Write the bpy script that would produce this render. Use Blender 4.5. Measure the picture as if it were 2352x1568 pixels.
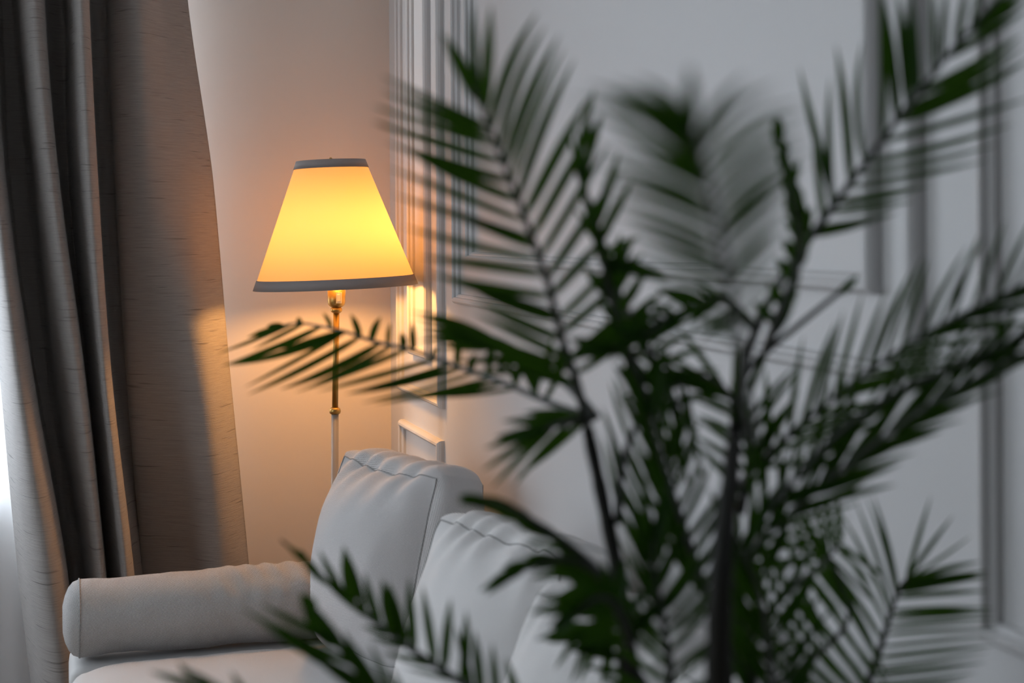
import bpy, bmesh, math, random
from mathutils import Vector, Matrix, noise
random.seed(7)
C = bpy.context.scene.collection
for o in list(bpy.data.objects): bpy.data.objects.remove(o)
sc = bpy.context.scene

# ------------------------------------------------------------------ camera
F, CX, CY = 3400.0, 1176.0, 520.0          # focal length and principal point in photo pixels
EYE = Vector((0, 0, 1.38)); YAW = math.radians(17.25); ROLL = math.radians(0.3)
FW = Vector((math.sin(YAW), math.cos(YAW), 0)); RT = Vector((math.cos(YAW), -math.sin(YAW), 0)); UP = Vector((0, 0, 1))
cam = bpy.data.cameras.new('camera'); co = bpy.data.objects.new('camera', cam); C.objects.link(co); sc.camera = co
cx = RT*math.cos(ROLL) - UP*math.sin(ROLL); cy = UP*math.cos(ROLL) + RT*math.sin(ROLL); cz = -FW
co.matrix_world = Matrix(((cx.x, cy.x, cz.x, EYE.x), (cx.y, cy.y, cz.y, EYE.y), (cx.z, cy.z, cz.z, EYE.z), (0, 0, 0, 1)))
cam.sensor_width = 36; cam.lens = F/2352*36; cam.shift_y = -(784-CY)/2352; cam.clip_start = .02
cam.dof.use_dof = True; cam.dof.focus_distance = 3.3; cam.dof.aperture_fstop = 3.8; cam.dof.aperture_blades = 0

# ------------------------------------------------------------------ view, world, daylight
sc.view_settings.view_transform = 'Standard'; sc.view_settings.look = 'None'
sc.view_settings.exposure = 0.0; sc.view_settings.gamma = 1; sc.view_settings.use_curve_mapping = False
w = bpy.data.worlds.new('world'); sc.world = w; w.use_nodes = True
w.node_tree.nodes['Background'].inputs[0].default_value = (.55, .68, .9, 1); w.node_tree.nodes['Background'].inputs[1].default_value = .5
def area(name, loc, direction, sx, sy, power, col):
    l = bpy.data.lights.new(name, 'AREA'); l.shape = 'RECTANGLE'; l.size = sx; l.size_y = sy; l.energy = power; l.color = col
    o = bpy.data.objects.new(name, l); C.objects.link(o); o.location = loc
    o.rotation_euler = Vector(direction).to_track_quat('-Z', 'Y').to_euler()
    return o
area('daylight_left_window', (-3.0, 1.9, 1.65), (1, 0, -.05), 2.6, 1.5, 30, (.86, .94, 1.0))
area('daylight_back_window', (-.55, 4.25, 1.65), (.1, -1, -.05), 1.7, 1.6, 95, (.88, .94, 1.0))

# ------------------------------------------------------------------ pixel helper: where things stand, from the photo's perspective
def ray(px, py):
    dx, dy = px-CX, py-CY
    a = dx*math.cos(ROLL) - dy*math.sin(ROLL); b = dx*math.sin(ROLL) + dy*math.cos(ROLL)
    return FW + RT*(a/F) - UP*(b/F)
def P(px, py, Z): return EYE + ray(px, py)*Z
WX, WY = .85, 3.82
def on_right(px, py):
    r = ray(px, py); return EYE + r*(WX/r.x)
def on_y(px, py, y):
    r = ray(px, py); return EYE + r*(y/r.y)

# ------------------------------------------------------------------ materials
def mat(name, col=(.5,.5,.5), rough=.6, metal=0, **kw):
    m = bpy.data.materials.new(name); m.use_nodes = True
    b = m.node_tree.nodes['Principled BSDF']
    b.inputs['Base Color'].default_value = (*col, 1); b.inputs['Roughness'].default_value = rough; b.inputs['Metallic'].default_value = metal
    for k, v in kw.items(): b.inputs[k.replace('_', ' ')].default_value = v
    return m
def nd(m, t, **kw):
    n = m.node_tree.nodes.new(t)
    for k, v in kw.items(): setattr(n, k, v)
    return n
def lk(m, a, b): m.node_tree.links.new(a, b)
def paint(name, col):
    m = mat(name, col, .55)
    n = nd(m, 'ShaderNodeTexNoise'); n.inputs['Scale'].default_value = 90; n.inputs['Detail'].default_value = 4
    tc = nd(m, 'ShaderNodeTexCoord'); lk(m, tc.outputs['Object'], n.inputs['Vector'])
    bp = nd(m, 'ShaderNodeBump'); bp.inputs['Strength'].default_value = .05; bp.inputs['Distance'].default_value = .002
    lk(m, n.outputs['Fac'], bp.inputs['Height']); lk(m, bp.outputs['Normal'], m.node_tree.nodes['Principled BSDF'].inputs['Normal'])
    return m
def fabric(name, c1, c2, k, bump=.5, rough=.9, slub=False):
    """woven cloth from the mesh's UVs (metres)"""
    m = mat(name, c1, rough); b = m.node_tree.nodes['Principled BSDF']
    b.inputs['Sheen Weight'].default_value = .25; b.inputs['Specular IOR Level'].default_value = .15
    uv = nd(m, 'ShaderNodeUVMap'); sep = nd(m, 'ShaderNodeSeparateXYZ'); lk(m, uv.outputs[0], sep.inputs[0])
    def mth(op, a, b_=None):
        n = nd(m, 'ShaderNodeMath', operation=op)
        for i, v in enumerate((a, b_)):
            if v is None: continue
            if isinstance(v, (int, float)): n.inputs[i].default_value = v
            else: lk(m, v, n.inputs[i])
        return n.outputs[0]
    if not slub:
        s = mth('SINE', mth('MULTIPLY', mth('ADD', sep.outputs[0], sep.outputs[1]), k)); t = mth('SINE', mth('MULTIPLY', mth('SUBTRACT', sep.outputs[0], sep.outputs[1]), k*.55))
        h = mth('ADD', mth('MULTIPLY', mth('MULTIPLY', s, t), .85), .52)
        mp = nd(m, 'ShaderNodeMapping'); mp.inputs['Scale'].default_value = (260, 900, 1); lk(m, uv.outputs[0], mp.inputs[0])
        n = nd(m, 'ShaderNodeTexNoise'); n.inputs['Scale'].default_value = 1; n.inputs['Detail'].default_value = 3; lk(m, mp.outputs[0], n.inputs['Vector'])
        f = mth('ADD', mth('MULTIPLY', h, .8), mth('MULTIPLY', mth('SUBTRACT', n.outputs['Fac'], .3), .6)); f = mth('MAXIMUM', mth('MINIMUM', f, 1.0), 0.0)
    else:
        mp = nd(m, 'ShaderNodeMapping'); mp.inputs['Scale'].default_value = (14, 420, 1); lk(m, uv.outputs[0], mp.inputs[0])
        n = nd(m, 'ShaderNodeTexNoise'); n.inputs['Scale'].default_value = 1; n.inputs['Detail'].default_value = 5; n.inputs['Roughness'].default_value = .7; lk(m, mp.outputs[0], n.inputs['Vector'])
        mp2 = nd(m, 'ShaderNodeMapping'); mp2.inputs['Scale'].default_value = (8, 150, 1); lk(m, uv.outputs[0], mp2.inputs[0])
        n2 = nd(m, 'ShaderNodeTexNoise'); n2.inputs['Scale'].default_value = 1; n2.inputs['Detail'].default_value = 2; lk(m, mp2.outputs[0], n2.inputs['Vector'])
        sl = mth('MULTIPLY', mth('MAXIMUM', mth('SUBTRACT', n2.outputs['Fac'], .63), 0.0), 5.0)
        f = mth('SUBTRACT', n.outputs['Fac'], sl)
    mx = nd(m, 'ShaderNodeMix', data_type='RGBA'); lk(m, f, mx.inputs[0])
    mx.inputs[6].default_value = (*c2, 1); mx.inputs[7].default_value = (*c1, 1); lk(m, mx.outputs[2], b.inputs['Base Color'])
    bp = nd(m, 'ShaderNodeBump'); bp.inputs['Strength'].default_value = bump; bp.inputs['Distance'].default_value = .0015
    lk(m, f, bp.inputs['Height']); lk(m, bp.outputs['Normal'], b.inputs['Normal'])
    return m
def translucent(name, col, tcol, fac, transp=0.0, rough=1):
    m = bpy.data.materials.new(name); m.use_nodes = True; nt = m.node_tree; nt.nodes.clear()
    out = nd(m, 'ShaderNodeOutputMaterial'); d = nd(m, 'ShaderNodeBsdfDiffuse'); t = nd(m, 'ShaderNodeBsdfTranslucent'); mx = nd(m, 'ShaderNodeMixShader')
    d.inputs[0].default_value = (*col, 1); t.inputs[0].default_value = (*tcol, 1); mx.inputs[0].default_value = fac
    lk(m, d.outputs[0], mx.inputs[1]); lk(m, t.outputs[0], mx.inputs[2]); last = mx
    if transp:
        tr = nd(m, 'ShaderNodeBsdfTransparent'); m2 = nd(m, 'ShaderNodeMixShader'); m2.inputs[0].default_value = transp
        lk(m, mx.outputs[0], m2.inputs[1]); lk(m, tr.outputs[0], m2.inputs[2]); last = m2
    lk(m, last.outputs[0], out.inputs[0]); return m

M = {}
M['wall_side'] = paint('white_panel_paint', (.55, .55, .55))
M['wall_dark'] = paint('low_bounce_taupe', (.16, .15, .14))  # front wall, out of view, darkened to cut bounce light on the cushions
M['wall_rear'] = paint('warm_white_paint', (.72, .67, .62))
M['ceiling'] = paint('ceiling_paint', (.75, .75, .75))
M['floor'] = mat('oak_floor', (.22, .14, .08), .4)
n = nd(M['floor'], 'ShaderNodeTexNoise'); n.inputs['Scale'].default_value = 3; n.inputs['Detail'].default_value = 6
cr = nd(M['floor'], 'ShaderNodeValToRGB'); cr.color_ramp.elements[0].color = (.14,.085,.05,1); cr.color_ramp.elements[1].color = (.30,.20,.12,1)
tcn = nd(M['floor'], 'ShaderNodeTexCoord'); mpn = nd(M['floor'], 'ShaderNodeMapping'); mpn.inputs['Scale'].default_value = (6, .6, 1)
lk(M['floor'], tcn.outputs['Object'], mpn.inputs[0]); lk(M['floor'], mpn.outputs[0], n.inputs['Vector']); lk(M['floor'], n.outputs['Fac'], cr.inputs[0])
lk(M['floor'], cr.outputs[0], M['floor'].node_tree.nodes['Principled BSDF'].inputs['Base Color'])
M['drape'] = fabric('taupe_shantung', (.46, .43, .405), (.19, .175, .165), 1, .8, .62, slub=True)
M['sheer'] = translucent('white_voile', (.80, .83, .86), (.85, .88, .92), .6, .25)
M['linen'] = fabric('grey_twill', (.93, .90, .885), (.14, .13, .125), 1500, .9)
M['linen_soft'] = fabric('pale_grey_linen', (.68, .67, .66), (.44, .43, .425), 1700, .4)
M['twill_light'] = fabric('light_grey_twill', (.95, .93, .925), (.36, .35, .345), 1500, .6)
M['linen_pale'] = fabric('washed_linen', (.84, .83, .82), (.58, .57, .56), 1700, .4)
M['seam'] = mat('seam_thread', (.34, .335, .33), .9)
M['shade'] = translucent('cream_shade_cloth', (.60, .52, .40), (.33, .24, .13), .62)
M['trim'] = mat('grey_ribbon', (.30, .27, .26), .7)
M['brass'] = mat('aged_brass', (.46, .29, .09), .38, 1)
M['pole'] = mat('satin_grey_enamel', (.30, .28, .26), .35)
M['ivory'] = mat('ivory_plastic', (.85, .76, .55), .35)
M['leaf'] = mat('palm_leaf', (.020, .075, .012), .5, Specular_IOR_Level=.15)
M['rib'] = mat('palm_midrib', (.03, .038, .03), .45)
M['bark'] = mat('palm_stem_bark', (.008, .009, .006), .75)
M['pot'] = mat('glazed_pot', (.10, .10, .10), .35)
M['soil'] = mat('potting_soil', (.035, .022, .014), .95)
M['frame_white'] = mat('window_white', (.75, .76, .77), .35)
M['dark'] = mat('dark_wood', (.05, .035, .025), .5)
# leaf: blade colour varies over the plant, back side glows a little when lit through
lm = M['leaf']; b = lm.node_tree.nodes['Principled BSDF']; n = nd(lm, 'ShaderNodeTexNoise'); n.inputs['Scale'].default_value = 9
tcn = nd(lm, 'ShaderNodeTexCoord'); lk(lm, tcn.outputs['Object'], n.inputs['Vector'])
cr = nd(lm, 'ShaderNodeValToRGB'); cr.color_ramp.elements[0].position = .3; cr.color_ramp.elements[0].color = (.002,.024,.002,1)
cr.color_ramp.elements[1].position = .72; cr.color_ramp.elements[1].color = (.020,.064,.002,1)
lk(lm, n.outputs['Fac'], cr.inputs[0]); lk(lm, cr.outputs[0], b.inputs['Base Color'])
tl = nd(lm, 'ShaderNodeBsdfTranslucent'); tl.inputs[0].default_value = (.05,.13,.006,1); mx = nd(lm, 'ShaderNodeMixShader'); mx.inputs[0].default_value = .24
lk(lm, b.outputs[0], mx.inputs[1]); lk(lm, tl.outputs[0], mx.inputs[2]); lk(lm, mx.outputs[0], lm.node_tree.nodes['Material Output'].inputs[0])

# ------------------------------------------------------------------ mesh helpers
def obj(name, bm, m, parent=None, smooth=True):
    me = bpy.data.meshes.new(name)
    bmesh.ops.recalc_face_normals(bm, faces=bm.faces)
    bm.to_mesh(me); bm.free(); me.materials.append(m)
    if smooth:
        for p in me.polygons: p.use_smooth = True
    o = bpy.data.objects.new(name, me); C.objects.link(o)
    if parent: o.parent = parent; o.matrix_parent_inverse = Matrix.Translation(parent.location).inverted()
    return o
def thing(name, label, cat, loc, group=None):
    o = bpy.data.objects.new(name, None); o.empty_display_size = .05; C.objects.link(o); o.location = loc
    o['label'] = label; o['category'] = cat
    if group: o['group'] = group
    return o
def tag(o, label, cat, group=None):
    o['label'] = label; o['category'] = cat
    if group: o['group'] = group
    return o
def struct(o): o['kind'] = 'structure'; return o
def box(bm, a, b, bev=0):
    r = bmesh.ops.create_cube(bm, size=1)['verts']
    for v in r: v.co = Vector(((a[i]+b[i])/2 + v.co[i]*(b[i]-a[i]) for i in range(3)))
    if bev:
        es = list({e for v in r for e in v.link_edges}); bmesh.ops.bevel(bm, geom=es, offset=bev, segments=3, profile=.6, affect='EDGES')
def tube(bm, pts, rad, n=8, cap=True):
    rad = rad if hasattr(rad, '__len__') else [rad]*len(pts)
    rings = []; ref = None
    for i, p in enumerate(pts):
        d = (pts[min(i+1, len(pts)-1)] - pts[max(i-1, 0)]).normalized()
        if ref is None: ref = d.orthogonal().normalized()
        ref = (ref - d*ref.dot(d)).normalized(); s = d.cross(ref)
        rings.append([bm.verts.new(p + (ref*math.cos(a)+s*math.sin(a))*rad[i]) for a in (2*math.pi*k/n for k in range(n))])
    for a, b_ in zip(rings, rings[1:]):
        for k in range(n): bm.faces.new((a[k], a[(k+1)%n], b_[(k+1)%n], b_[k]))
    if cap: bm.faces.new(rings[0]); bm.faces.new(rings[-1])
def lathe(bm, prof, org, axis=Vector((0,0,1)), n=64, cap=True):
    s = axis.orthogonal().normalized(); t = axis.cross(s); rings = []
    for r, h in prof:
        rings.append([bm.verts.new(org + axis*h + (s*math.cos(a)+t*math.sin(a))*max(r, 1e-4)) for a in (2*math.pi*k/n for k in range(n))])
    for a, b_ in zip(rings, rings[1:]):
        for k in range(n): bm.faces.new((a[k], a[(k+1)%n], b_[(k+1)%n], b_[k]))
    if cap: bm.faces.new(rings[0]); bm.faces.new(rings[-1])
def cr_(p, t):
    """Catmull-Rom through a list of tuples or Vectors, t in 0..1"""
    n = len(p)-1; x = min(max(t, 0), 1)*n; i = min(int(x), n-1); f = x-i
    g = lambda k: Vector(p[min(max(k, 0), n)])
    a, b_, c, d = g(i-1), g(i), g(i+1), g(i+2)
    return .5*((2*b_) + (c-a)*f + (2*a-5*b_+4*c-d)*f*f + (3*b_-a-3*c+d)*f*f*f)
def lerpkeys(keys, t):
    if t <= keys[0][0]: return keys[0][1:]
    for a, b_ in zip(keys, keys[1:]):
        if t <= b_[0]:
            f = (t-a[0])/(b_[0]-a[0]); return tuple(x+(y-x)*f for x, y in zip(a[1:], b_[1:]))
    return keys[-1][1:]

# ------------------------------------------------------------------ the room
XL, YF, ZC = -2.6, -1.6, 2.6
bm = bmesh.new(); box(bm, (XL-.2, YF-.2, -.1), (WX+.2, WY+.2, 0)); struct(obj('floor', bm, M['floor'], smooth=False))
bm = bmesh.new(); box(bm, (XL-.2, YF-.2, ZC), (WX+.2, WY+.2, ZC+.1)); struct(obj('ceiling', bm, M['ceiling'], smooth=False))
bm = bmesh.new(); box(bm, (WX, YF-.2, 0), (WX+.2, WY+.2, ZC)); struct(obj('wall_right', bm, M['wall_side'], smooth=False))
bm = bmesh.new(); box(bm, (XL-.2, YF-.2, 0), (WX, YF, ZC)); struct(obj('wall_front', bm, M['wall_dark'], smooth=False))
BW = (-1.5, .24, .76, 2.35)      # rear window opening x0 x1 z0 z1
bm = bmesh.new()
box(bm, (XL-.2, WY, 0), (BW[0], WY+.2, ZC)); box(bm, (BW[1], WY, 0), (WX, WY+.2, ZC))
box(bm, (BW[0], WY, 0), (BW[1], WY+.2, BW[2])); box(bm, (BW[0], WY, BW[3]), (BW[1], WY+.2, ZC))
struct(obj('wall_back', bm, M['wall_rear'], smooth=False))
LW = (.6, 3.2, .85, 2.35)
bm = bmesh.new()
box(bm, (XL-.2, YF, 0), (XL, LW[0], ZC)); box(bm, (XL-.2, LW[1], 0), (XL, WY, ZC))
box(bm, (XL-.2, LW[0], 0), (XL, LW[1], LW[2])); box(bm, (XL-.2, LW[0], LW[3]), (XL, LW[1], ZC))
struct(obj('wall_left', bm, M['wall_side'], smooth=False))
# window frames (daylight comes in through both)
def winframe(name, a, b_, axis):
    bm = bmesh.new(); f = .05
    u0, u1, z0, z1 = a
    def bb(p0, p1, q0, q1):
        if axis == 'y': box(bm, (p0, b_, q0), (p1, b_+.05, q1))
        else: box(bm, (b_, p0, q0), (b_+.05, p1, q1))
    bb(u0, u0+f, z0, z1); bb(u1-f, u1, z0, z1); bb(u0+f, u1-f, z0, z0+f); bb(u0+f, u1-f, z1-f, z1); mid = (u0+u1)/2; bb(mid-.025, mid+.025, z0+f, z1-f)
    return struct(obj(name, bm, M['frame_white'], smooth=False))
winframe('window_1', BW, WY+.12, 'y'); winframe('window_2', LW, XL-.12, 'x')
bm = bmesh.new(); box(bm, (BW[0], WY-.03, BW[2]-.03), (BW[1], WY+.12, BW[2]+.0), .005); struct(obj('trim_6', bm, M['frame_white'], smooth=False))
# picture-frame mouldings on the sofa wall
PROF = [(0, 0), (0, .008), (.002, .013), (.006, .017), (.011, .018), (.014, .015), (.015, .010), (.018, .009), (.021, .006), (.022, 0)]
def moulding(name, y0, y1, z0, z1):
    bm = bmesh.new(); loops = []
    for a, b_ in PROF:
        loops.append([bm.verts.new((WX-b_, y, z)) for y, z in ((y0+a, z0+a), (y1-a, z0+a), (y1-a, z1-a), (y0+a, z1-a))])
    for l, k in zip(loops, loops[1:]):
        for i in range(4): bm.faces.new((l[i], l[(i+1)%4], k[(i+1)%4], k[i]))
    o = struct(obj(name, bm, M['wall_side'], smooth=False)); return o
Y = lambda px, py: on_right(px, py).y

ZT = 2.35
moulding('trim_1', Y(1021, 500), Y(922, 500), .967, ZT)
moulding('trim_2', Y(990, 500), Y(948, 500), 1.067, ZT-.1)
moulding('trim_3', Y(2126, 500), Y(1052, 500), 1.212, ZT)
moulding('trim_4', Y(2026, 500), Y(1083, 500), 1.305, ZT-.1)
moulding('trim_5', Y(1021, 1000), Y(928, 1000), .30, .893)
moulding('trim_7', .45, Y(2268, 500), .985, ZT)
moulding('trim_8', .45, Y(2268, 500), .30, .893)
bm = bmesh.new(); box(bm, (WX-.018, YF, 0), (WX, WY-.018, .11), .004); struct(obj('baseboard_right', bm, M['wall_side'], smooth=False))
bm = bmesh.new(); box(bm, (XL, WY-.018, 0), (WX-.018, WY, .11), .004); struct(obj('baseboard_back', bm, M['wall_side'], smooth=False))

# ------------------------------------------------------------------ curtains
def sheet(name, grid, m, thick=0.0, uvw=1.0, parent=None):
    """grid[j][i] of Vectors -> smooth sheet with UVs in metres"""
    bm = bmesh.new(); uvl = bm.loops.layers.uv.new('UVMap')
    V = [[bm.verts.new(p) for p in row] for row in grid]
    us = [0.0]
    mid = grid[len(grid)//2]
    for a, b_ in zip(mid, mid[1:]): us.append(us[-1] + (b_-a).length)
    for j in range(len(grid)-1):
        for i in range(len(grid[0])-1):
            f = bm.faces.new((V[j][i], V[j][i+1], V[j+1][i+1], V[j+1][i]))
            for l, (jj, ii) in zip(f.loops, ((j, i), (j, i+1), (j+1, i+1), (j+1, i))):
                l[uvl].uv = (us[ii], grid[jj][ii].z)
    o = obj(name, bm, m, parent)
    if thick:
        s = o.modifiers.new('thick', 'SOLIDIFY'); s.thickness = thick; s.offset = 0
    return o
# drape: key lines down the cloth, photo pixel and distance y from the rear of the room, at four heights
#        rows: (photo y, [(px, y) ...])
ROWS = [
 (-560, [(-150,3.60),(-128,3.50),(-95,3.50),(-74,3.58),(-40,3.68),( 8,3.66),(25,3.55),(55,3.50),(82,3.53),(100,3.64),(128,3.66),(142,3.56),(165,3.50),(186,3.54),(196,3.66),(232,3.67),(248,3.60),(300,3.55),(350,3.60),(395,3.66)]),
 (0,   [(-95,3.60),(-75,3.50),(-40,3.49),(-20,3.56),(0,3.68),( 36,3.67),(46,3.55),(72,3.50),(98,3.52),(107,3.63),(150,3.66),(161,3.56),(182,3.50),(202,3.53),(207,3.66),(243,3.67),(262,3.60),(320,3.56),(375,3.62),(430,3.66)]),
 (400, [(-45,3.60),(-28,3.50),(-5,3.48),( 10,3.55),(20,3.68),( 74,3.67),(84,3.55),(110,3.49),(132,3.51),(137,3.63),(160,3.66),(175,3.56),(200,3.49),(222,3.52),(226,3.66),(262,3.67),(275,3.60),(340,3.57),(420,3.60),(487,3.66)]),
 (860, [(  0,3.62),( 20,3.50),(45,3.46),(72,3.52),(80,3.68),(120,3.67),(134,3.57),(165,3.49),(192,3.50),(196,3.62),(203,3.66),(215,3.58),(235,3.49),(254,3.52),(257,3.65),(290,3.67),(300,3.62),(390,3.58),(470,3.56),(528,3.64)]),
 (1310,[( 42,3.62),( 68,3.50),(110,3.45),(150,3.50),(157,3.66),(192,3.67),(203,3.58),(220,3.50),(240,3.50),(243,3.62),(248,3.66),(262,3.58),(285,3.49),(305,3.52),(308,3.63),(328,3.67),(338,3.66),(430,3.62),(510,3.57),(572,3.62)]),
 (1800,[( 95,3.62),(125,3.50),(165,3.46),(200,3.50),(207,3.64),(225,3.66),(240,3.58),(262,3.50),(280,3.50),(285,3.62),(292,3.66),(305,3.58),(325,3.50),(345,3.52),(350,3.63),(368,3.66),(385,3.66),(460,3.62),(545,3.57),(610,3.62)]),
]
keyrows = [[on_y(px, py, 3.56+(y-3.60)*1.35) for px, y in row] for py, row in ROWS]
NI, NJ = 260, 90; grid = []
for j in range(NJ+1):
    z = 2.598 - (2.598-.02)*j/NJ; row = []
    for i in range(NI+1):
        col = [cr_(r, i/NI) for r in keyrows]           # one point per key row
        # interpolate along z through the key rows
        if z >= col[0].z: p = Vector((col[0].x, col[0].y, z))
        elif z <= col[-1].z: 
            d = (col[-1]-col[-2])/(col[-2].z-col[-1].z); p = col[-1] + d*(col[-1].z - z)*.55; p.z = z; p.y = col[-1].y
        else:
            k = next(q for q in range(len(col)-1) if col[q].z >= z >= col[q+1].z)
            f = (col[k].z-z)/(col[k].z-col[k+1].z); p = cr_(col, (k+f)/(len(col)-1)); p.z = z
        p.y += .0035*noise.noise(Vector((p.x*7, 0, z*2.2))) + (.004*noise.noise(Vector((p.x*14, 3, z*9))) if z < 1.1 else 0)
        p.y = min(p.y, 3.675)
        row.append(p)
    grid.append(row)
dr = sheet('drape', grid, M['drape'], .003)
tag(dr, 'long taupe grey drape hanging in deep folds beside the window', 'curtain')
hem = sheet('side_hem', [[g[-1] + Vector((-.030, -.0035, 0)), g[-1] + Vector((.0005, -.004, 0))] for g in grid], M['drape'], .001)
hem.parent = dr
grid = []
for j in range(41):
    z = 2.598 - 2.55*j/40
    grid.append([Vector((x, 3.715 + .012*math.sin(x*34+.6*math.sin(z*2)) + .004*math.sin(x*90), z)) for x in (-1.62 + 1.925*i/240 for i in range(241))])
tag(sheet('sheer_curtain', grid, M['sheer']), 'white sheer curtain glowing in front of the window', 'curtain')

# ------------------------------------------------------------------ cushions and sofa
def pad(name, hx, hy, hz, m, parent=None, bulge=(.0, .0, .0), wr=.006, nf=3.0, edge=4.5, seed=0, n=56, top_wr=0.0, sag=0.0):
    """stuffed pad: rounded box, faces bulging by bulge[axis]; wrinkles by noise; local centre at origin"""
    bm = bmesh.new(); bmesh.ops.create_cube(bm, size=2); bmesh.ops.subdivide_edges(bm, edges=bm.edges[:], cuts=n-1, use_grid_fill=True)
    uvl = bm.loops.layers.uv.new('UVMap'); H = (hx, hy, hz)
    for f in bm.faces:
        c = f.calc_center_median(); ax = max(range(3), key=lambda k: abs(c[k])); q = [k for k in range(3) if k != ax]
        for l in f.loops: l[uvl].uv = (l.vert.co[q[0]]*H[q[0]], l.vert.co[q[1]]*H[q[1]])
    for v in bm.verts:
        c = v.co.copy(); 
        nn = (abs(c.x)**edge + abs(c.y)**edge + abs(c.z)**edge)**(1/edge)
        mx_ = max(abs(c.x), abs(c.y), abs(c.z))
        s = c * (mx_/nn)
        s = c.lerp(s, .9)
        p = Vector((s.x*hx, s.y*hy, s.z*hz))
        for k in range(3):
            a, b_ = [q for q in range(3) if q != k]
            w_ = (1-c[a]**2)*(1-c[b_]**2)
            p[k] += (1 if s[k] > 0 else -1)*abs(s[k])*bulge[k]*w_
        # the corners stand up a little beyond the edges between them
        p.z -= sag*(1-c.y*c.y)*max(c.z, 0); p.y -= sag*.5*(1-c.z*c.z)*c.y
        nz = noise.noise(Vector((p.x*nf*3+seed, p.y*nf*3, p.z*nf*3)))*.6 + noise.noise(Vector((p.x*nf*8+seed, p.y*nf*8, p.z*nf*5)))*.3
        # folds running away from the upper seam
        if top_wr:
            k = math.exp(-((1-c.z)/.35)**2)
            nz += top_wr*k*math.sin(p.y*95 + 14*p.z + 3*noise.noise(Vector((p.y*9, seed, p.z*9))))
        d = Vector((s.x/hx, s.y/hy, s.z/hz)).normalized()
        v.co = p + d*nz*wr
    return obj(name, bm, m, parent)
def seam_loop(hx, hy, hz, x, ref, rad=.0022):
    """thread line following the edge where the front panel meets the boxing: nearest points on the pad mesh"""
    pts = []
    return pts
def place(o, loc, rx=0, ry=0, rz=0):
    o.matrix_world = Matrix.Translation(loc) @ Matrix.Rotation(rz, 4, 'Z') @ Matrix.Rotation(ry, 4, 'Y') @ Matrix.Rotation(rx, 4, 'X')
def cushion(loc, h, lean, yaw, label, seed, m, bulge=.035, tilt=0, wr=.007, top_wr=.75, sag=0):
    """back cushion: local x = thickness (front is -x), y = width, z = height"""
    o = pad('back_cushion', h[0], h[1], h[2], m, None, (bulge, .012, .012), wr, seed=seed, edge=5.5, top_wr=top_wr, sag=sag)
    # seams: follow edge loops of the subdivided cube
    me = o.data; n = 56
    for sx in (-1, 1):
        path = []
        # edge loop at cube x=sx: recover by walking original cube coordinates is gone, so sample analytically close to the edge
        for k in range(4*48):
            t = k/48; s = int(t); f = (t-s)*2-1
            yy, zz = ((f, 1), (1, -f), (-f, -1), (-1, f))[s]
            c = Vector((sx, yy, zz)); e = 5.5
            nn = (abs(c.x)**e + abs(c.y)**e + abs(c.z)**e)**(1/e); q = c.lerp(c/nn, .9)
            p = Vector((q.x*h[0], q.y*h[1], q.z*h[2])); p.z -= sag*(1-yy*yy)*max(zz, 0); p.y -= sag*.5*(1-zz*zz)*yy
            path.append(p)
        bm = bmesh.new(); from_pts = []
        for p in path:
            ok, hit, nrm, _ = o.closest_point_on_mesh(p); from_pts.append(hit + nrm*.0006)
        from_pts.append(from_pts[0]); tube(bm, from_pts, .0014, 6, False)
        s_ = obj('seam', bm, M['seam'], None); s_.parent = o
    place(o, loc, tilt, lean, yaw)
    tag(o, label, 'cushion', 'back cushions along the sofa')
    return o

sofa = thing('sofa', 'pale grey upholstered sofa standing along the panelled wall', 'sofa', (.4, 2.4, 0))
SY0, SY1 = 1.29, 3.26
bm = bmesh.new(); box(bm, (.035, SY0, .10), (.80, SY1, .33), .02); obj('base_frame', bm, M['linen_soft'], sofa)
seat = pad('seat_cushion', .385, .89, .095, M['linen_soft'], sofa, (.004, 0, .022), .007, edge=9, seed=4, nf=3.5)
seat.parent = sofa; seat.matrix_parent_inverse = Matrix.Identity(4); seat.location = Vector((.40, 2.175, .437)) - sofa.location
bm = bmesh.new(); box(bm, (.778, SY0, .33), (.846, SY1, .66), .025); obj('backrest', bm, M['linen_soft'], sofa)
bm = bmesh.new(); box(bm, (.028, 3.06, .33), (.775, SY1, .505), .03); obj('armrest', bm, M['linen_soft'], sofa)
for x in (.08, .75):
    for y in (SY0+.06, SY1-.06):
        bm = bmesh.new(); tube(bm, [Vector((x, y, .10)), Vector((x, y, 0))], [.022, .015], 16); obj('leg', bm, M['dark'], sofa)

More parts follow.
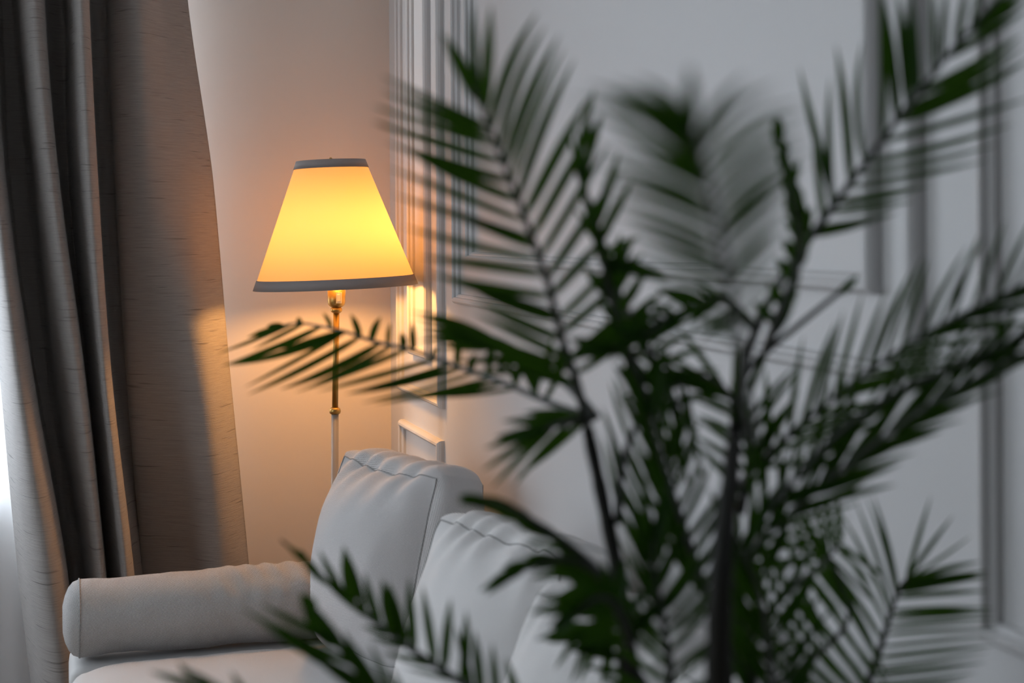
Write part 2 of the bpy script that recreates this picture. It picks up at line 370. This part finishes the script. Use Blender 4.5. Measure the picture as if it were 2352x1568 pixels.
# bolster
def bolster():
    bm = bmesh.new(); uvl = bm.loops.layers.uv.new('UVMap')
    x0, x1, R = P(141, 1405, 3.02).x, .66, .080; rings = []; NA, NX = 96, 120
    prof = [(0, 0)] + [(.036*(1-math.cos(a)), .97*math.sin(a)) for a in (.35, .65, .95, 1.25)]
    xs = [(x0 + a*.9, R*b_) for a, b_ in prof[1:]]
    for k in range(NX+1):
        x = x0+.036 + (x1-.03-x0-.036)*k/NX; r = R*(1 - .05*math.exp(-((x-x0-.10)/.05)**2))
        xs.append((x, r))
    xs += [(x1-.012, R*.9), (x1, R*.5)]
    for x, r in xs:
        ring = []
        for q in range(NA):
            a = 2*math.pi*q/NA
            rr = r*(1 + .06*noise.noise(Vector((x*9, math.cos(a)*1.2, math.sin(a)*1.2))) + .04*noise.noise(Vector((x*34+math.sin(a)*2, math.cos(a)*2, 5)))*(1 if x > .3 else .4)
                     + .035*max(0, math.sin(a)+.2)*max(0, min(1, (x-.30)/.06))*abs(math.sin(x*75 + 1.2*math.sin(a*2) + 3*noise.noise(Vector((x*6, 2, 1)))))**3 - .02*max(0, math.sin(a))*math.exp(-((x-.13)/.05)**2))
            ring.append(bm.verts.new((x, rr*math.cos(a), rr*math.sin(a)*.98)))
        rings.append(ring)
    for j, (A, B) in enumerate(zip(rings, rings[1:])):
        for q in range(NA):
            f = bm.faces.new((A[q], A[(q+1)%NA], B[(q+1)%NA], B[q]))
            for l, (jj, qq) in zip(f.loops, ((j, q), (j, q+1), (j+1, q+1), (j+1, q))): l[uvl].uv = (xs[jj][0] if jj > 4 else xs[4][0]-.02*(4-jj), qq/NA*2*math.pi*R)
    bm.faces.new(rings[0]); bm.faces.new(rings[-1])
    o = obj('bolster_cushion', bm, M['linen'], None)
    o.location = (0, 3.135, .590)
    sm = bmesh.new(); pts = []
    for q in range(97):
        a = 2*math.pi*q/96; ok, hit, nrm, _ = o.closest_point_on_mesh(Vector((x0+.034, R*.99*math.cos(a), R*.99*math.sin(a)))); pts.append(hit+nrm*.0006)
    tube(sm, pts, .0018, 6, False); s = obj('seam', sm, M['seam']); s.parent = o
    tag(o, 'grey twill bolster lying across the far end of the sofa seat', 'bolster')
bolster()
cushion(Vector((.640, 2.840, .733)), (.068, .205, .205), .22, .33, 'coarse grey twill back cushion nearest the lamp', 1, M['twill_light'], bulge=.085, sag=.024)
cushion(Vector((.650, 2.16, .725)), (.072, .20, .20), .34, .30, 'pale grey back cushion second from the lamp', 5, M['linen_pale'], bulge=.05, sag=.012)
cushion(Vector((.645, 1.72, .715)), (.068, .17, .195), .34, .25, 'pale grey back cushion behind the palm stems, third from the lamp', 9, M['linen_pale'], bulge=.05)
cushion(Vector((.675, 1.425, .71)), (.065, .11, .19), .26, .1, 'grey back cushion at the near end of the sofa', 13, M['linen_pale'])

# ------------------------------------------------------------------ floor lamp
LZ = 3.5
base = P(771, 655, LZ); LP = Vector((base.x, base.y, 0))
lean = math.radians(-.9)
lamp = thing('floor_lamp', 'lit brass floor lamp with cream cone shade beside the curtain', 'lamp', Vector((LP.x-.01, LP.y, 0)))
def pt(px, py): return P(px, py, LZ)
def seg(name, a, b_, prof, m, n=48, parent=lamp):
    ax = (b_-a).normalized(); L = (b_-a).length; bm = bmesh.new(); lathe(bm, [(r, h*L) for r, h in prof], a, ax, n); return obj(name, bm, m, parent)
S = LZ/F
top, mid, low = pt(773, 706), pt(769.5, 943), pt(768, 1060)
foot = Vector((low.x-.004, low.y, .03))
seg('pole', foot, pt(769.4, 950), [(.0088, 0), (.0088, 1)], M['pole'])
seg('upper_pole', pt(769.6, 936), pt(772.6, 716), [(.0072, 0), (.0072, 1)], M['brass'])
seg('collar', pt(769.4, 951), pt(769.6, 935), [(.009, 0), (.0125, .15), (.0138, .45), (.0125, .8), (.008, 1)], M['brass'])
seg('collar', pt(772.5, 719), pt(772.7, 704), [(.008, 0), (.0125, .2), (.0142, .5), (.0125, .8), (.009, 1)], M['brass'])
cup = seg('socket_cup', pt(772.6, 706), pt(773.2, 660), [(.010, 0), (.016, .06), (.0195, .16), (.021, .3), (.0212, 1)], M['brass'])
sw = pt(781, 683) - FW*.0215
bm = bmesh.new(); bmesh.ops.create_cube(bm, size=1)
for v in bm.verts: v.co = sw + RT*v.co.x*.013 + FW*v.co.y*.006 + UP*v.co.z*.025
plate = obj('switch_plate', bm, M['ivory'], lamp, smooth=False)
bm = bmesh.new(); bmesh.ops.create_cube(bm, size=1)
for v in bm.verts: v.co = sw - FW*.004 + RT*v.co.x*.0062 + (FW*v.co.y*.004) + UP*v.co.z*.015 + (FW*.0015*v.co.z)
rk = obj('rocker', bm, M['ivory'], None, smooth=False); rk.parent = plate
bm = bmesh.new(); lathe(bm, [(.135, 0), (.135, .012), (.125, .02), (.03, .026), (.012, .05)], Vector((foot.x, foot.y, 0)), n=64); obj('base', bm, M['brass'], lamp)
# shade
sb, st = pt(771.5, 651), pt(760, 373)
ax = (st-sb).normalized(); H = (st-sb).length; RB, RTp = 183.5*S*1.0, 79.5*S
def shade_r(h): return RB + (RTp-RB)*h
bm = bmesh.new(); lathe(bm, [(shade_r(k/24), H*k/24) for k in range(25)], sb, ax, 128, cap=False)
sh = obj('shade', bm, M['shade'], lamp); 
def band(h0, h1, out):
    bm = bmesh.new(); lathe(bm, [(shade_r(h0)-.0008, H*h0), (shade_r(h0)+out, H*h0), (shade_r(h1)+out, H*h1), (shade_r(h1)-.0008, H*h1), (shade_r(h0)-.0008, H*h0)], sb, ax, 128, cap=False)
    o = obj('shade_trim', bm, M['trim'], None); o.parent = sh; return o
band(-.03, .052, .0022); band(.948, 1.016, .0018)
bm = bmesh.new(); c = sb + ax*H*.93
for k in range(3):
    a = 2*math.pi*k/3+.4; s = ax.orthogonal().normalized(); t = ax.cross(s)
    tube(bm, [c, c + (s*math.cos(a)+t*math.sin(a))*shade_r(.95)], .0012, 6)
tube(bm, [c, sb + ax*.02], .0015, 6)
obj('shade_carrier', bm, M['brass'], lamp)
bm = bmesh.new(); lathe(bm, [(.002, -.012), (.006, 0), (.0075, .006), (.005, .012), (.002, .016)], sb+ax*H*.985, ax, 24); obj('finial', bm, M['brass'], lamp)
bulb_c = Vector((LP.x+.012, LP.y, 1.335))
bl = bpy.data.lights.new('lamp_bulb', 'POINT'); bl.energy = 10; bl.color = (1, .46, .12); bl.shadow_soft_size = .04
bo = bpy.data.objects.new('lamp_bulb', bl); C.objects.link(bo); bo.location = bulb_c; bo.parent = lamp; bo.matrix_parent_inverse = Matrix.Translation(lamp.location).inverted()

# ------------------------------------------------------------------ palm
palm_c = P(1600, 1500, 1.22)
palm = thing('potted_palm', 'tall green feather palm with arching fronds in front of the sofa', 'plant', (palm_c.x, palm_c.y, 0))
bm = bmesh.new(); lathe(bm, [(.10, 0), (.125, .02), (.15, .26), (.155, .28), (.145, .28), (.138, .24)], Vector((palm_c.x, palm_c.y, 0)), n=64); obj('pot', bm, M['pot'], palm)
bm = bmesh.new(); lathe(bm, [(.137, .21), (.137, .235), (.06, .245)], Vector((palm_c.x, palm_c.y, 0)), n=48); obj('soil', bm, M['soil'], palm)
def pc(z, dx=0, dy=0): return Vector((palm_c.x+dx, palm_c.y+dy, z))
def stem(pts, r0, r1):
    bm = bmesh.new(); n = 30; q = [cr_(pts, k/n) for k in range(n+1)]
    tube(bm, q, [(r0+(r1-r0)*k/n)*(1+.07*math.sin(k*2.1)) for k in range(n+1)], 14); obj('stem', bm, M['bark'], palm)
def leaflet(bm, p, ang, length, bend, wid, dz, roll):
    """one blade: root p, image-plane heading ang (deg), metres long"""
    n = 8; prev = None; q = p.copy(); a = ang
    for k in range(n+1):
        t = k/n; ar = math.radians(a)
        d = (RT*math.cos(ar) + UP*math.sin(ar) + FW*(dz + .25*t*dz)).normalized()
        side0 = (UP*math.cos(ar) - RT*math.sin(ar)).normalized(); nrm = d.cross(side0).normalized()
        s = (side0*math.cos(roll) + nrm*math.sin(roll)); nn = d.cross(s)
        w_ = wid*(.42+.58*min(1, t/.16))*(1-max(0, (t-.5)/.5)**1.6)*.47 + 1e-4
        row = [bm.verts.new(q - s*w_ + nn*w_*.5), bm.verts.new(q), bm.verts.new(q + s*w_ + nn*w_*.5)]
        if prev:
            for i in range(2): bm.faces.new((prev[i], prev[i+1], row[i+1], row[i]))
        prev = row; q = q + d*(length/n); a += bend/n
def frond(spine, left, right, nl, nr, wid=.0078, dz=0.1, t0=.12, rr=(.0042, .0012), tipn=1, jit=1.0):
    """spine: (px, py, Z) root to tip; left/right: keys (t, heading deg, length px, bend deg)"""
    pts = [P(*s) for s in spine]; q = [cr_(pts, k/40) for k in range(41)]
    zs = [s[2] for s in spine]; bm = bmesh.new()
    for keys, n, sd in ((left, nl, 1), (right, nr, -1)):
        if not keys: continue
        for k in range(n):
            t = keys[0][0] + (keys[-1][0]-keys[0][0])*(k+random.uniform(-.2, .2)*jit)/max(n-1, 1); t = min(max(t, 0), 1)
            a, L, b_ = lerpkeys(keys, t); Z = lerpkeys([(i/(len(zs)-1), z) for i, z in enumerate(zs)], t)[0]
            L *= random.uniform(.9, 1.06)/F*Z
            leaflet(bm, cr_(pts, t), a + random.gauss(0, 2.2)*jit, L, b_ + random.gauss(0, 4), wid*.82*random.uniform(.8, 1.15), dz*random.uniform(-.6, 1.4), sd*random.uniform(.05, .7))
    f = obj('frond', bm, M['leaf'], palm)
    bm = bmesh.new(); tube(bm, q, [rr[0]+(rr[1]-rr[0])*(k/40) for k in range(41)], 8)
    mr = obj('midrib', bm, M['rib'], None); mr.parent = f

# stems
stem([pc(.23), P(1668, 1900, 1.22), P(1660, 1568, 1.21), P(1655, 1350, 1.2), P(1672, 1180, 1.2), P(1688, 1000, 1.2), P(1690, 880, 1.2)], .0105, .0042)
stem([pc(.23, .0, -.02), P(1665, 1900, 1.08), P(1652, 1568, 1.02), P(1656, 1330, 1.0), P(1668, 1170, 1.02), P(1685, 1010, 1.08)], .0125, .005)
stem([pc(.23, -.04, .03), P(1500, 2100, 1.22), P(1450, 1568, 1.2), P(1425, 1350, 1.2), P(1385, 1150, 1.2), P(1350, 985, 1.2)], .0085, .0052)
stem([pc(.23, .03, .03), P(1720, 2000, 1.27), P(1740, 1700, 1.27), P(1700, 1450, 1.26), P(1690, 1250, 1.25)], .008, .005)
# fronds -------------------------------------------------------------
def frondx(spine, blades, wid=.0062, dz=.1, rr=(.0042, .0012)):
    """frond with each blade given: root x, y, tip x, y[, bend[, width factor]]"""
    pts = [P(*s) for s in spine]; q = [cr_(pts, k/40) for k in range(41)]; bm = bmesh.new()
    px = [cr_([Vector(s) for s in spine], k/80) for k in range(81)]
    for bl_ in blades:
        x0, y0, x1, y1 = bl_[:4]; bend = bl_[4] if len(bl_) > 4 else random.uniform(-8, 8); wf = bl_[5] if len(bl_) > 5 else 1
        near = min(px, key=lambda c: (c.x-x0)**2 + (c.y-y0)**2); Z = near.z
        p0 = P(near.x, near.y, Z); L = math.hypot(x1-near.x, y1-near.y)
        a = math.degrees(math.atan2(-(y1-near.y), x1-near.x)) - bend/2
        leaflet(bm, p0, a, L/F*Z*1.01, bend, wid*wf*random.uniform(.85, 1.15), dz*random.uniform(-.8, 1.4), random.choice((-1, 1))*random.uniform(.05, .6))
    f = obj('frond', bm, M['leaf'], palm)
    bm = bmesh.new(); tube(bm, q, [rr[0]+(rr[1]-rr[0])*(k/40) for k in range(41)], 8)
    mr = obj('midrib', bm, M['rib'], None); mr.parent = f
# A: big upright frond at the left
frondx([(1350,985,1.2),(1325,880,1.17),(1292,780,1.14),(1255,640,1.1),(1205,500,1.08),(1155,370,1.05),(1105,245,1.03),(1085,205,1.02)],
 [(1118,286,877,170),(1118,321,877,201),(1118,344,859,243),(1136,375,855,277),(1162,420,890,326),(1180,469,948,353,-8,1.35),(1190,509,890,384),(1207,554,904,446),
  (1212,575,1000,470),(1216,598,926,518),(1234,643,962,589),(1252,692,988,625),(1260,720,1015,640),(1270,740,1055,643,-6,1.5),(1285,780,1080,680,-6,1.3),(1295,830,1085,720),(1305,850,1100,770),(1320,890,1120,800),
  (1100,232,1015,75,4,1.5),(1105,232,1088,5,-4),(1120,250,1131,13,-6,1.2),(1150,295,1243,31,-22),(1165,335,1260,62,-20),(1178,370,1292,85,-16),(1190,415,1303,112,-14),(1205,450,1325,138,-10),
  (1218,490,1363,210,-4,1.1),(1235,540,1385,262,-2,1.1),(1250,590,1400,330,0),(1262,640,1425,395,0),(1272,680,1405,530,4),(1285,730,1420,590,4),(1295,770,1440,640,4),(1310,820,1450,700,4),(1320,860,1470,760,4)], wid=.0078)
# B: very blurred frond nearer the lens, upper middle
frondx([(1735,1010,.95),(1712,880,.80),(1690,740,.70),(1666,620,.66),(1648,520,.64),(1622,400,.63),(1601,325,.62),(1591,285,.62)],
 [(1591,300,1586,150,4,1.7),(1586,305,1456,185,45,1.3),(1590,320,1400,195,40,1.1),(1596,340,1345,205,35,1.3),(1601,360,1305,232,30,1.1),(1600,430,1376,262,14,2),(1608,395,1400,222,22,1.3),
  (1616,440,1366,342,25),(1626,475,1362,378,24),(1634,500,1375,405,24),(1636,520,1386,430,22),(1646,545,1396,457,20),(1650,570,1410,490,18),(1655,595,1430,505,16),(1660,620,1440,530,14),(1665,645,1455,565,12),(1670,670,1470,600,10),(1680,705,1486,640,8),(1690,745,1510,670,6),(1700,790,1540,710,6),
  (1611,330,1721,175,-28,1.05),(1621,350,1796,200,-45,1.05),(1636,380,1851,245,-50,1.05),(1641,400,1861,270,-44,1.05),(1646,430,1866,300,-40,1.05),(1650,455,1855,325,-36,1.05),(1654,480,1870,345,-32,1.05),(1658,510,1862,375,-28,1.05),(1662,540,1845,400,-22,1.05),(1668,570,1830,430,-18,1.05),(1672,600,1820,465,-14,1.05),(1678,630,1815,500,-10,1.05),(1684,665,1800,540,-8,1.1),(1692,700,1800,590,-6),(1702,750,1810,640,-6)], wid=.0038, rr=(.003,.0009), dz=.06)
# C: big frond rising to the upper right
frondx([(1690,900,1.2),(1735,760,1.18),(1800,630,1.16),(1880,520,1.14),(1960,410,1.12),(2050,290,1.09),(2150,160,1.06),(2260,30,1.04),(2330,-40,1.02)],
 [(1948,420,1917,105,6,1.1),(1984,370,1990,95,-22),(2020,320,2015,-30,6,1.2),(2050,280,2018,-20,4,1.3),(2079,240,2070,-30,6,1.3),(2107,205,2105,-40,-4,1.5),(2134,170,2138,-40,-6,1.3),(2163,140,2178,-40,-8),(2194,105,2222,-40,-10),(2230,60,2262,-60,-8),
  (1915,460,1848,145,-4,1.3),(1905,475,1908,180,-6,1.1),(1880,510,1870,330,0,1.4),(1860,540,1785,262,-8,1.2),(1845,565,1800,330,-6,1.4),(1830,590,1810,420,0,1.3),
  (2024,337,2360,225,6),(1998,375,2342,280,8),(1970,405,2284,332,6),(1950,430,2262,368,6),(1926,465,2130,424,8),(1905,495,2095,460,8),(1880,520,2060,487,8),(1865,545,2020,500,8),
  (2063,275,2360,135,10,1.4),(2080,252,2360,100,10,1.2),(2111,212,2360,75,8,1.5),(2169,140,2360,20,4,1),(2217,80,2365,-10,4,1.2),(2250,40,2370,-40,4)], wid=.0064)
# D: frond reaching left across the lamp
frondx([(1360,960,1.25),(1264,925,1.3),(1142,873,1.38),(1060,845,1.44),(950,805,1.5),(863,785,1.56),(794,762,1.6),(731,748,1.65),(690,742,1.68),(650,747,1.7),(625,760,1.72)],
 [(675,745,494,812,-6,.9),(734,752,512,835,-10,1.1),(700,742,580,800,-6),(794,770,525,833,-14,1.3),(780,765,640,800),(794,765,560,887,-4,.9),(829,779,571,901,-6,1.1),(874,790,640,892,-10,1.6),(905,795,690,895,-8),
  (933,803,675,899,-6),(1003,824,731,894,-4),(1038,838,794,901,-4,1.1),(1060,845,800,905,-6),(1090,856,829,925,-4,.9),(1125,868,863,922,-4,1.1),(1160,877,912,918,-4,.9),(1190,890,960,915,-4,.8),
  (759,752,740,718,20),(690,742,684,728,10),(650,747,612,750,10),(640,750,568,775,10),(825,770,804,720,26,1.2),(857,782,877,728,-26,1.2),(891,792,898,740,-10,1.1),(926,800,922,762,6,1.2),(951,806,947,738,4,1.2),(985,820,1010,795,-20),(1048,840,1055,744,-4,1.2),(1080,852,1092,812,-20,1.2),(1120,865,1130,828,-20,1.1),
  (1180,885,1150,800,10),(1230,905,1180,810,10),(1250,915,1290,840,10)], wid=.0066, rr=(.0034,.0009))
# D2: shorter frond arching just above it
frondx([(1370,960,1.2),(1310,890,1.22),(1240,840,1.25),(1170,808,1.28),(1110,795,1.3)],
 [(1177,810,938,722,30,.9),(1160,805,950,735,26),(1190,815,958,757,30,1.2),(1165,806,968,770,28,1.2),(1150,803,960,785,20),(1130,799,1010,800,16),(1210,825,1000,742,28),(1240,840,1040,760,26,1.1),(1260,850,1070,775,24,1.2),(1290,872,1110,790,24),
  (1230,835,1040,835,20),(1270,860,1080,860,20),(1300,885,1130,850,20),(1130,799,1118,850,0),(1160,806,1145,862,4),(1200,820,1190,880,4,1.1),(1240,840,1230,905,4,1.1),(1280,868,1300,780,-8,1.2),(1250,845,1270,770,-8)], wid=.0074)
# D3: behind, lower, fan pointing left under the crown
frond([(1350,960,1.2),(1300,970,1.18),(1250,985,1.16)], [(.1,170,160,8),(.6,190,160,-8),(1,200,140,-10)], [(.1,215,230,6),(.6,222,210,8),(1,205,170,8)], 4, 4, .011)
# E: side-on frond, left of middle
frondx([(1500,960,1.15),(1455,840,1.14),(1410,700,1.13),(1376,560,1.12),(1345,450,1.11),(1320,385,1.1)],
 [(1325,400,1367,203,-4,1.1),(1335,425,1390,258,-4),(1365,520,1422,350,-4),(1385,560,1456,413,-4),(1376,560,1320,480,4),(1350,470,1300,270,4,.8),(1345,450,1325,300,0),(1376,540,1330,420,6,1.4),(1385,590,1340,480,6,1.4),(1390,620,1355,500,6),
  (1395,640,1440,560,-4),(1400,660,1460,580,-4,1.2),(1400,680,1340,610,6,1.2),(1410,700,1360,620,6),(1376,600,1540,650,-14,1.5),(1400,580,1480,545,-20),(1415,720,1490,640,-6),(1425,750,1370,680,6),(1430,770,1500,690,-6,1.2),(1440,800,1380,730,6,1.2),
  (1450,830,1520,750,-4),(1460,850,1400,780,4),(1470,880,1540,790,-4,1.2),(1480,905,1410,840,4,1.2),(1490,930,1430,870,4),(1490,930,1550,850,0)], wid=.0075, dz=.4)
frond([(1560,960,1.17),(1520,860,1.17),(1470,770,1.16),(1430,690,1.15),(1410,620,1.15)],
      [(.1,160,120,12),(.5,140,110,10),(1,110,110,0)], [(.1,20,130,-20),(.5,35,120,-20),(1,75,110,0)], 11, 11, .007, .4)
# F: drooping frond across the middle, from upper right
frond([(1740,760,1.13),(1660,690,1.12),(1560,720,1.12),(1480,770,1.12),(1400,800,1.12)],
      [(.1,200,120,20),(.5,214,120,20),(1,190,130,10)], [(.1,130,80,20),(.5,150,90,20),(1,170,110,0)], 14, 12, .010, .5)
frondx([(1760,800,1.12),(1790,720,1.1),(1822,640,1.09),(1838,560,1.08),(1822,460,1.07),(1800,370,1.07),(1785,300,1.07)],
 [(1790,320,1784,262,0,1.2),(1795,345,1770,300,0),(1800,370,1812,310,0,1.1),(1810,410,1785,350,4,1.2),(1815,430,1835,365,-4,1.2),(1822,460,1795,400,4,1.3),(1828,490,1850,420,-4,1.3),(1832,510,1800,450,4,1.3),(1836,540,1862,470,-4,1.3),
  (1838,560,1803,500,4,1.3),(1838,580,1868,520,-4,1.3),(1834,600,1795,545,4,1.3),(1828,620,1865,560,-4,1.3),(1820,645,1780,590,4,1.3),(1812,665,1850,600,-4,1.3),(1800,700,1755,640,4,1.3),(1790,720,1840,660,-4,1.2),(1780,745,1730,690,4,1.2),(1770,775,1820,700,-4,1.2)], wid=.0072, dz=.5)
# H: two heavy fronds to the right
frond([(1690,1120,1.22),(1800,1010,1.2),(1930,900,1.17),(2070,800,1.14),(2210,720,1.1),(2360,650,1.07)],
      [(.1,96,200,-8),(.3,78,240,-6),(.5,72,270,-10),(.7,70,230,-14),(1,62,230,-10)],
      [(.1,8,200,0),(.4,12,230,-4),(.7,10,240,-6),(1,10,200,0)], 17, 18, .0078, .3, rr=(.003,.001))
frond([(1670,1330,1.2),(1760,1230,1.18),(1880,1120,1.15),(2020,1010,1.12),(2180,900,1.08),(2380,800,1.05)],
      [(.08,92,180,-6),(.3,66,230,-8),(.6,52,230,-8),(1,44,240,-6)],
      [(.08,4,240,6),(.3,14,240,4),(.6,20,240,0),(1,16,240,0)], 22, 20, .0078, .25, rr=(.003,.001))
frond([(1700,1250,1.16),(1800,1130,1.14),(1920,1000,1.12),(2060,900,1.1),(2200,840,1.08),(2360,760,1.06)],
      [(.08,98,230,-8),(.35,76,190,-6),(.7,62,160,-6),(1,40,170,-6)],
      [(.08,20,200,-14),(.4,30,160,-6),(.7,14,180,0),(1,8,180,0)], 19, 18, .0072, .4, rr=(.003,.001))
# I: clear frond, lower right, further back
frondx([(1950,1690,1.3),(1993,1568,1.3),(2023,1484,1.3),(2048,1398,1.3),(2068,1348,1.3),(2085,1328,1.3)],
 [(2080,1330,2141,1142,-4,.9),(2085,1330,2190,1185,-4,.9),(2085,1332,2230,1230,2,.9),(2080,1345,2254,1295,-16),(2075,1350,2270,1315,-12,1.5),(2070,1360,2268,1325,-10,1.3),(2063,1375,2272,1360,-6),(2055,1403,2285,1401,-6,.9),(2050,1418,2285,1413,-6),(2045,1440,2290,1428,-6,.9),
  (2038,1460,2292,1446,-6),(2030,1484,2294,1466,-6),(2020,1510,2285,1486,-4),(2010,1535,2270,1500,0,.9),(2005,1555,2262,1520,4),(1998,1575,2245,1545,4),(1990,1600,2225,1565,4),(1980,1620,2200,1590,4),
  (2060,1360,2003,1137,10,.8),(2055,1370,1990,1140,10,.8),(2048,1395,1963,1147,10,.8),(2043,1410,1933,1182,10,.8),(2033,1440,1898,1215,12,.9),(2023,1470,1862,1247,12),(2010,1510,1872,1272,14,1.2),(1998,1545,1850,1330,12),(1988,1580,1830,1370,12),(1975,1610,1810,1420,12)], wid=.0054, dz=.04)
# J: lower left frond over the cushion
frondx([(1330,1740,1.12),(1200,1650,1.14),(1062,1568,1.17),(950,1494,1.2),(882,1441,1.22),(800,1381,1.25),(706,1291,1.29),(645,1240,1.3)],
 [(790,1372,734,1262,-8,1.1),(811,1388,790,1253,-6,1.9),(840,1410,800,1275,0,1.2),(871,1435,838,1315,-6,1.5),(912,1462,880,1328,-6,2),(930,1478,893,1340,-4,1.3),(957,1495,940,1330,-4,1.4),(995,1520,970,1348,-6,1.5),(1021,1540,1036,1376,-4,1.3),(1062,1566,1070,1405,6,1.4),(1085,1582,1045,1440,0,1.2),(1110,1598,1090,1450,4,1.3),(1150,1620,1130,1480,6,1.3),(1190,1645,1160,1510,4,1.2),
  (706,1291,690,1262,-10),(730,1315,650,1250,6,1.1),(800,1381,735,1330,8),(850,1418,760,1360,8,.9),(900,1455,830,1440,10),(940,1488,850,1460,10,1.1),(1000,1530,880,1500,10),(1050,1560,930,1530,10),(760,1345,700,1300,8)], wid=.0064)
frondx([(1080,1800,1.05),(960,1680,1.06),(860,1575,1.08),(790,1490,1.1),(700,1380,1.12)],
 [(720,1405,690,1362,-4,2),(780,1480,694,1368,-4,2.6),(840,1555,742,1408,-4,1.5),(880,1600,790,1440,-6,1.4),(780,1480,595,1390,-6,1),(820,1530,560,1385,-8,1),(860,1575,605,1425,-8,1.4),(900,1620,640,1440,-6,1.2),(930,1650,680,1470,-4,1.3),(930,1650,850,1480,-4,1.3),(960,1680,900,1530,0,1.2)], wid=.0064)
frondx([(760,1760,1.05),(620,1660,1.06),(500,1590,1.08),(420,1530,1.1)], [(450,1555,410,1518,0,1.2),(500,1590,345,1538,-4,1),(540,1612,380,1560,0),(560,1625,440,1540,0),(600,1650,530,1540,0)], wid=.0062)
# K: small fronds by the left stem, lower
frond([(1420,1400,1.18),(1370,1310,1.16),(1290,1240,1.14),(1190,1175,1.12),(1110,1150,1.1)],
      [(.2,150,110,-10),(.6,156,130,-12),(1,166,60,0)], [(.2,205,150,0),(.5,165,120,-12),(1,180,60,0)], 8, 8, .010, .2)
frond([(1430,1420,1.15),(1360,1310,1.14),(1280,1285,1.13),(1200,1310,1.12)],
      [(.1,170,130,20),(.6,180,120,30),(1,205,110,10)], [(.1,120,70,0),(.6,150,70,30),(1,195,110,20)], 7, 6, .010, .2)
frond([(1450,1480,1.1),(1420,1400,1.08),(1380,1370,1.06),(1330,1400,1.05)],
      [(.1,175,130,20),(.6,190,120,30),(1,225,100,10)], [(.1,50,160,-30),(.5,100,90,20),(1,170,110,30)], 9, 8, .0115, .2)
# L: middle, rising from the low crown
frond([(1640,1420,1.15),(1600,1300,1.14),(1555,1160,1.13),(1520,1050,1.12),(1490,950,1.11)],
      [(.1,128,180,0),(.5,118,190,6),(1,112,150,6)], [(.1,52,150,8),(.5,58,160,10),(1,76,150,6)], 15, 15, .0072, .25)
frond([(1530,1700,1.1),(1540,1560,1.1),(1525,1430,1.1),(1505,1330,1.1),(1500,1240,1.1)],
      [(.1,150,200,-10),(.5,132,200,-14),(1,104,150,0)], [(.1,30,200,14),(.5,44,200,20),(1,76,150,6)], 15, 15, .0072, .15)
frond([(1780,1760,1.18),(1775,1620,1.17),(1765,1480,1.16),(1740,1350,1.15),(1700,1260,1.14)],
      [(.1,128,220,-8),(.5,132,220,-12),(1,118,160,-6)], [(.1,52,230,6),(.5,48,230,8),(1,62,180,6)], 15, 15, .0072, .15)
frond([(1670,1560,1.22),(1740,1440,1.22),(1810,1360,1.23),(1880,1300,1.25),(1930,1250,1.27)],
      [(.1,100,150,6),(.5,112,170,6),(1,96,130,0)], [(.1,20,180,-20),(.5,300,170,0),(1,320,140,0)], 12, 12, .0072, .2)
frond([(1700,1620,1.2),(1800,1560,1.22),(1880,1500,1.24),(1950,1410,1.26),(1900,1270,1.27)],
      [(.1,118,210,0),(.6,128,190,0),(1,130,120,0)], [(.1,330,170,0),(.6,310,170,0),(1,290,170,0)], 12, 12, .0072, .2)
frond([(1700,1180,1.2),(1720,1060,1.2),(1700,950,1.19),(1650,880,1.18),(1570,850,1.17)],
      [(.1,130,180,12),(.5,150,130,20),(1,190,120,20)], [(.1,50,210,-4),(.5,62,200,-4),(1,230,140,10)], 12, 12, .0076, .3)
frond([(1420,1200,1.2),(1425,1100,1.19),(1450,1000,1.18),(1500,920,1.17),(1570,880,1.16)],
      [(.1,100,170,0),(.5,112,150,4),(1,130,120,0)], [(.1,300,190,10),(.5,292,220,0),(1,280,240,0)], 9, 14, .0072, .3)
frond([(1600,1760,1.2),(1500,1600,1.2),(1420,1480,1.2),(1340,1430,1.2)],
      [(.1,150,160,0),(1,200,120,0)], [(.1,215,170,0),(.5,290,150,0),(1,240,150,0)], 9, 12, .010, .25)
for s in (([(1690,900,1.2),(1735,830,1.2),(1830,750,1.2),(1930,670,1.22)]),):
    frond(s, [(.98,44,60,0)], [], 1, 0, .012, 0, rr=(.0034,.0022))
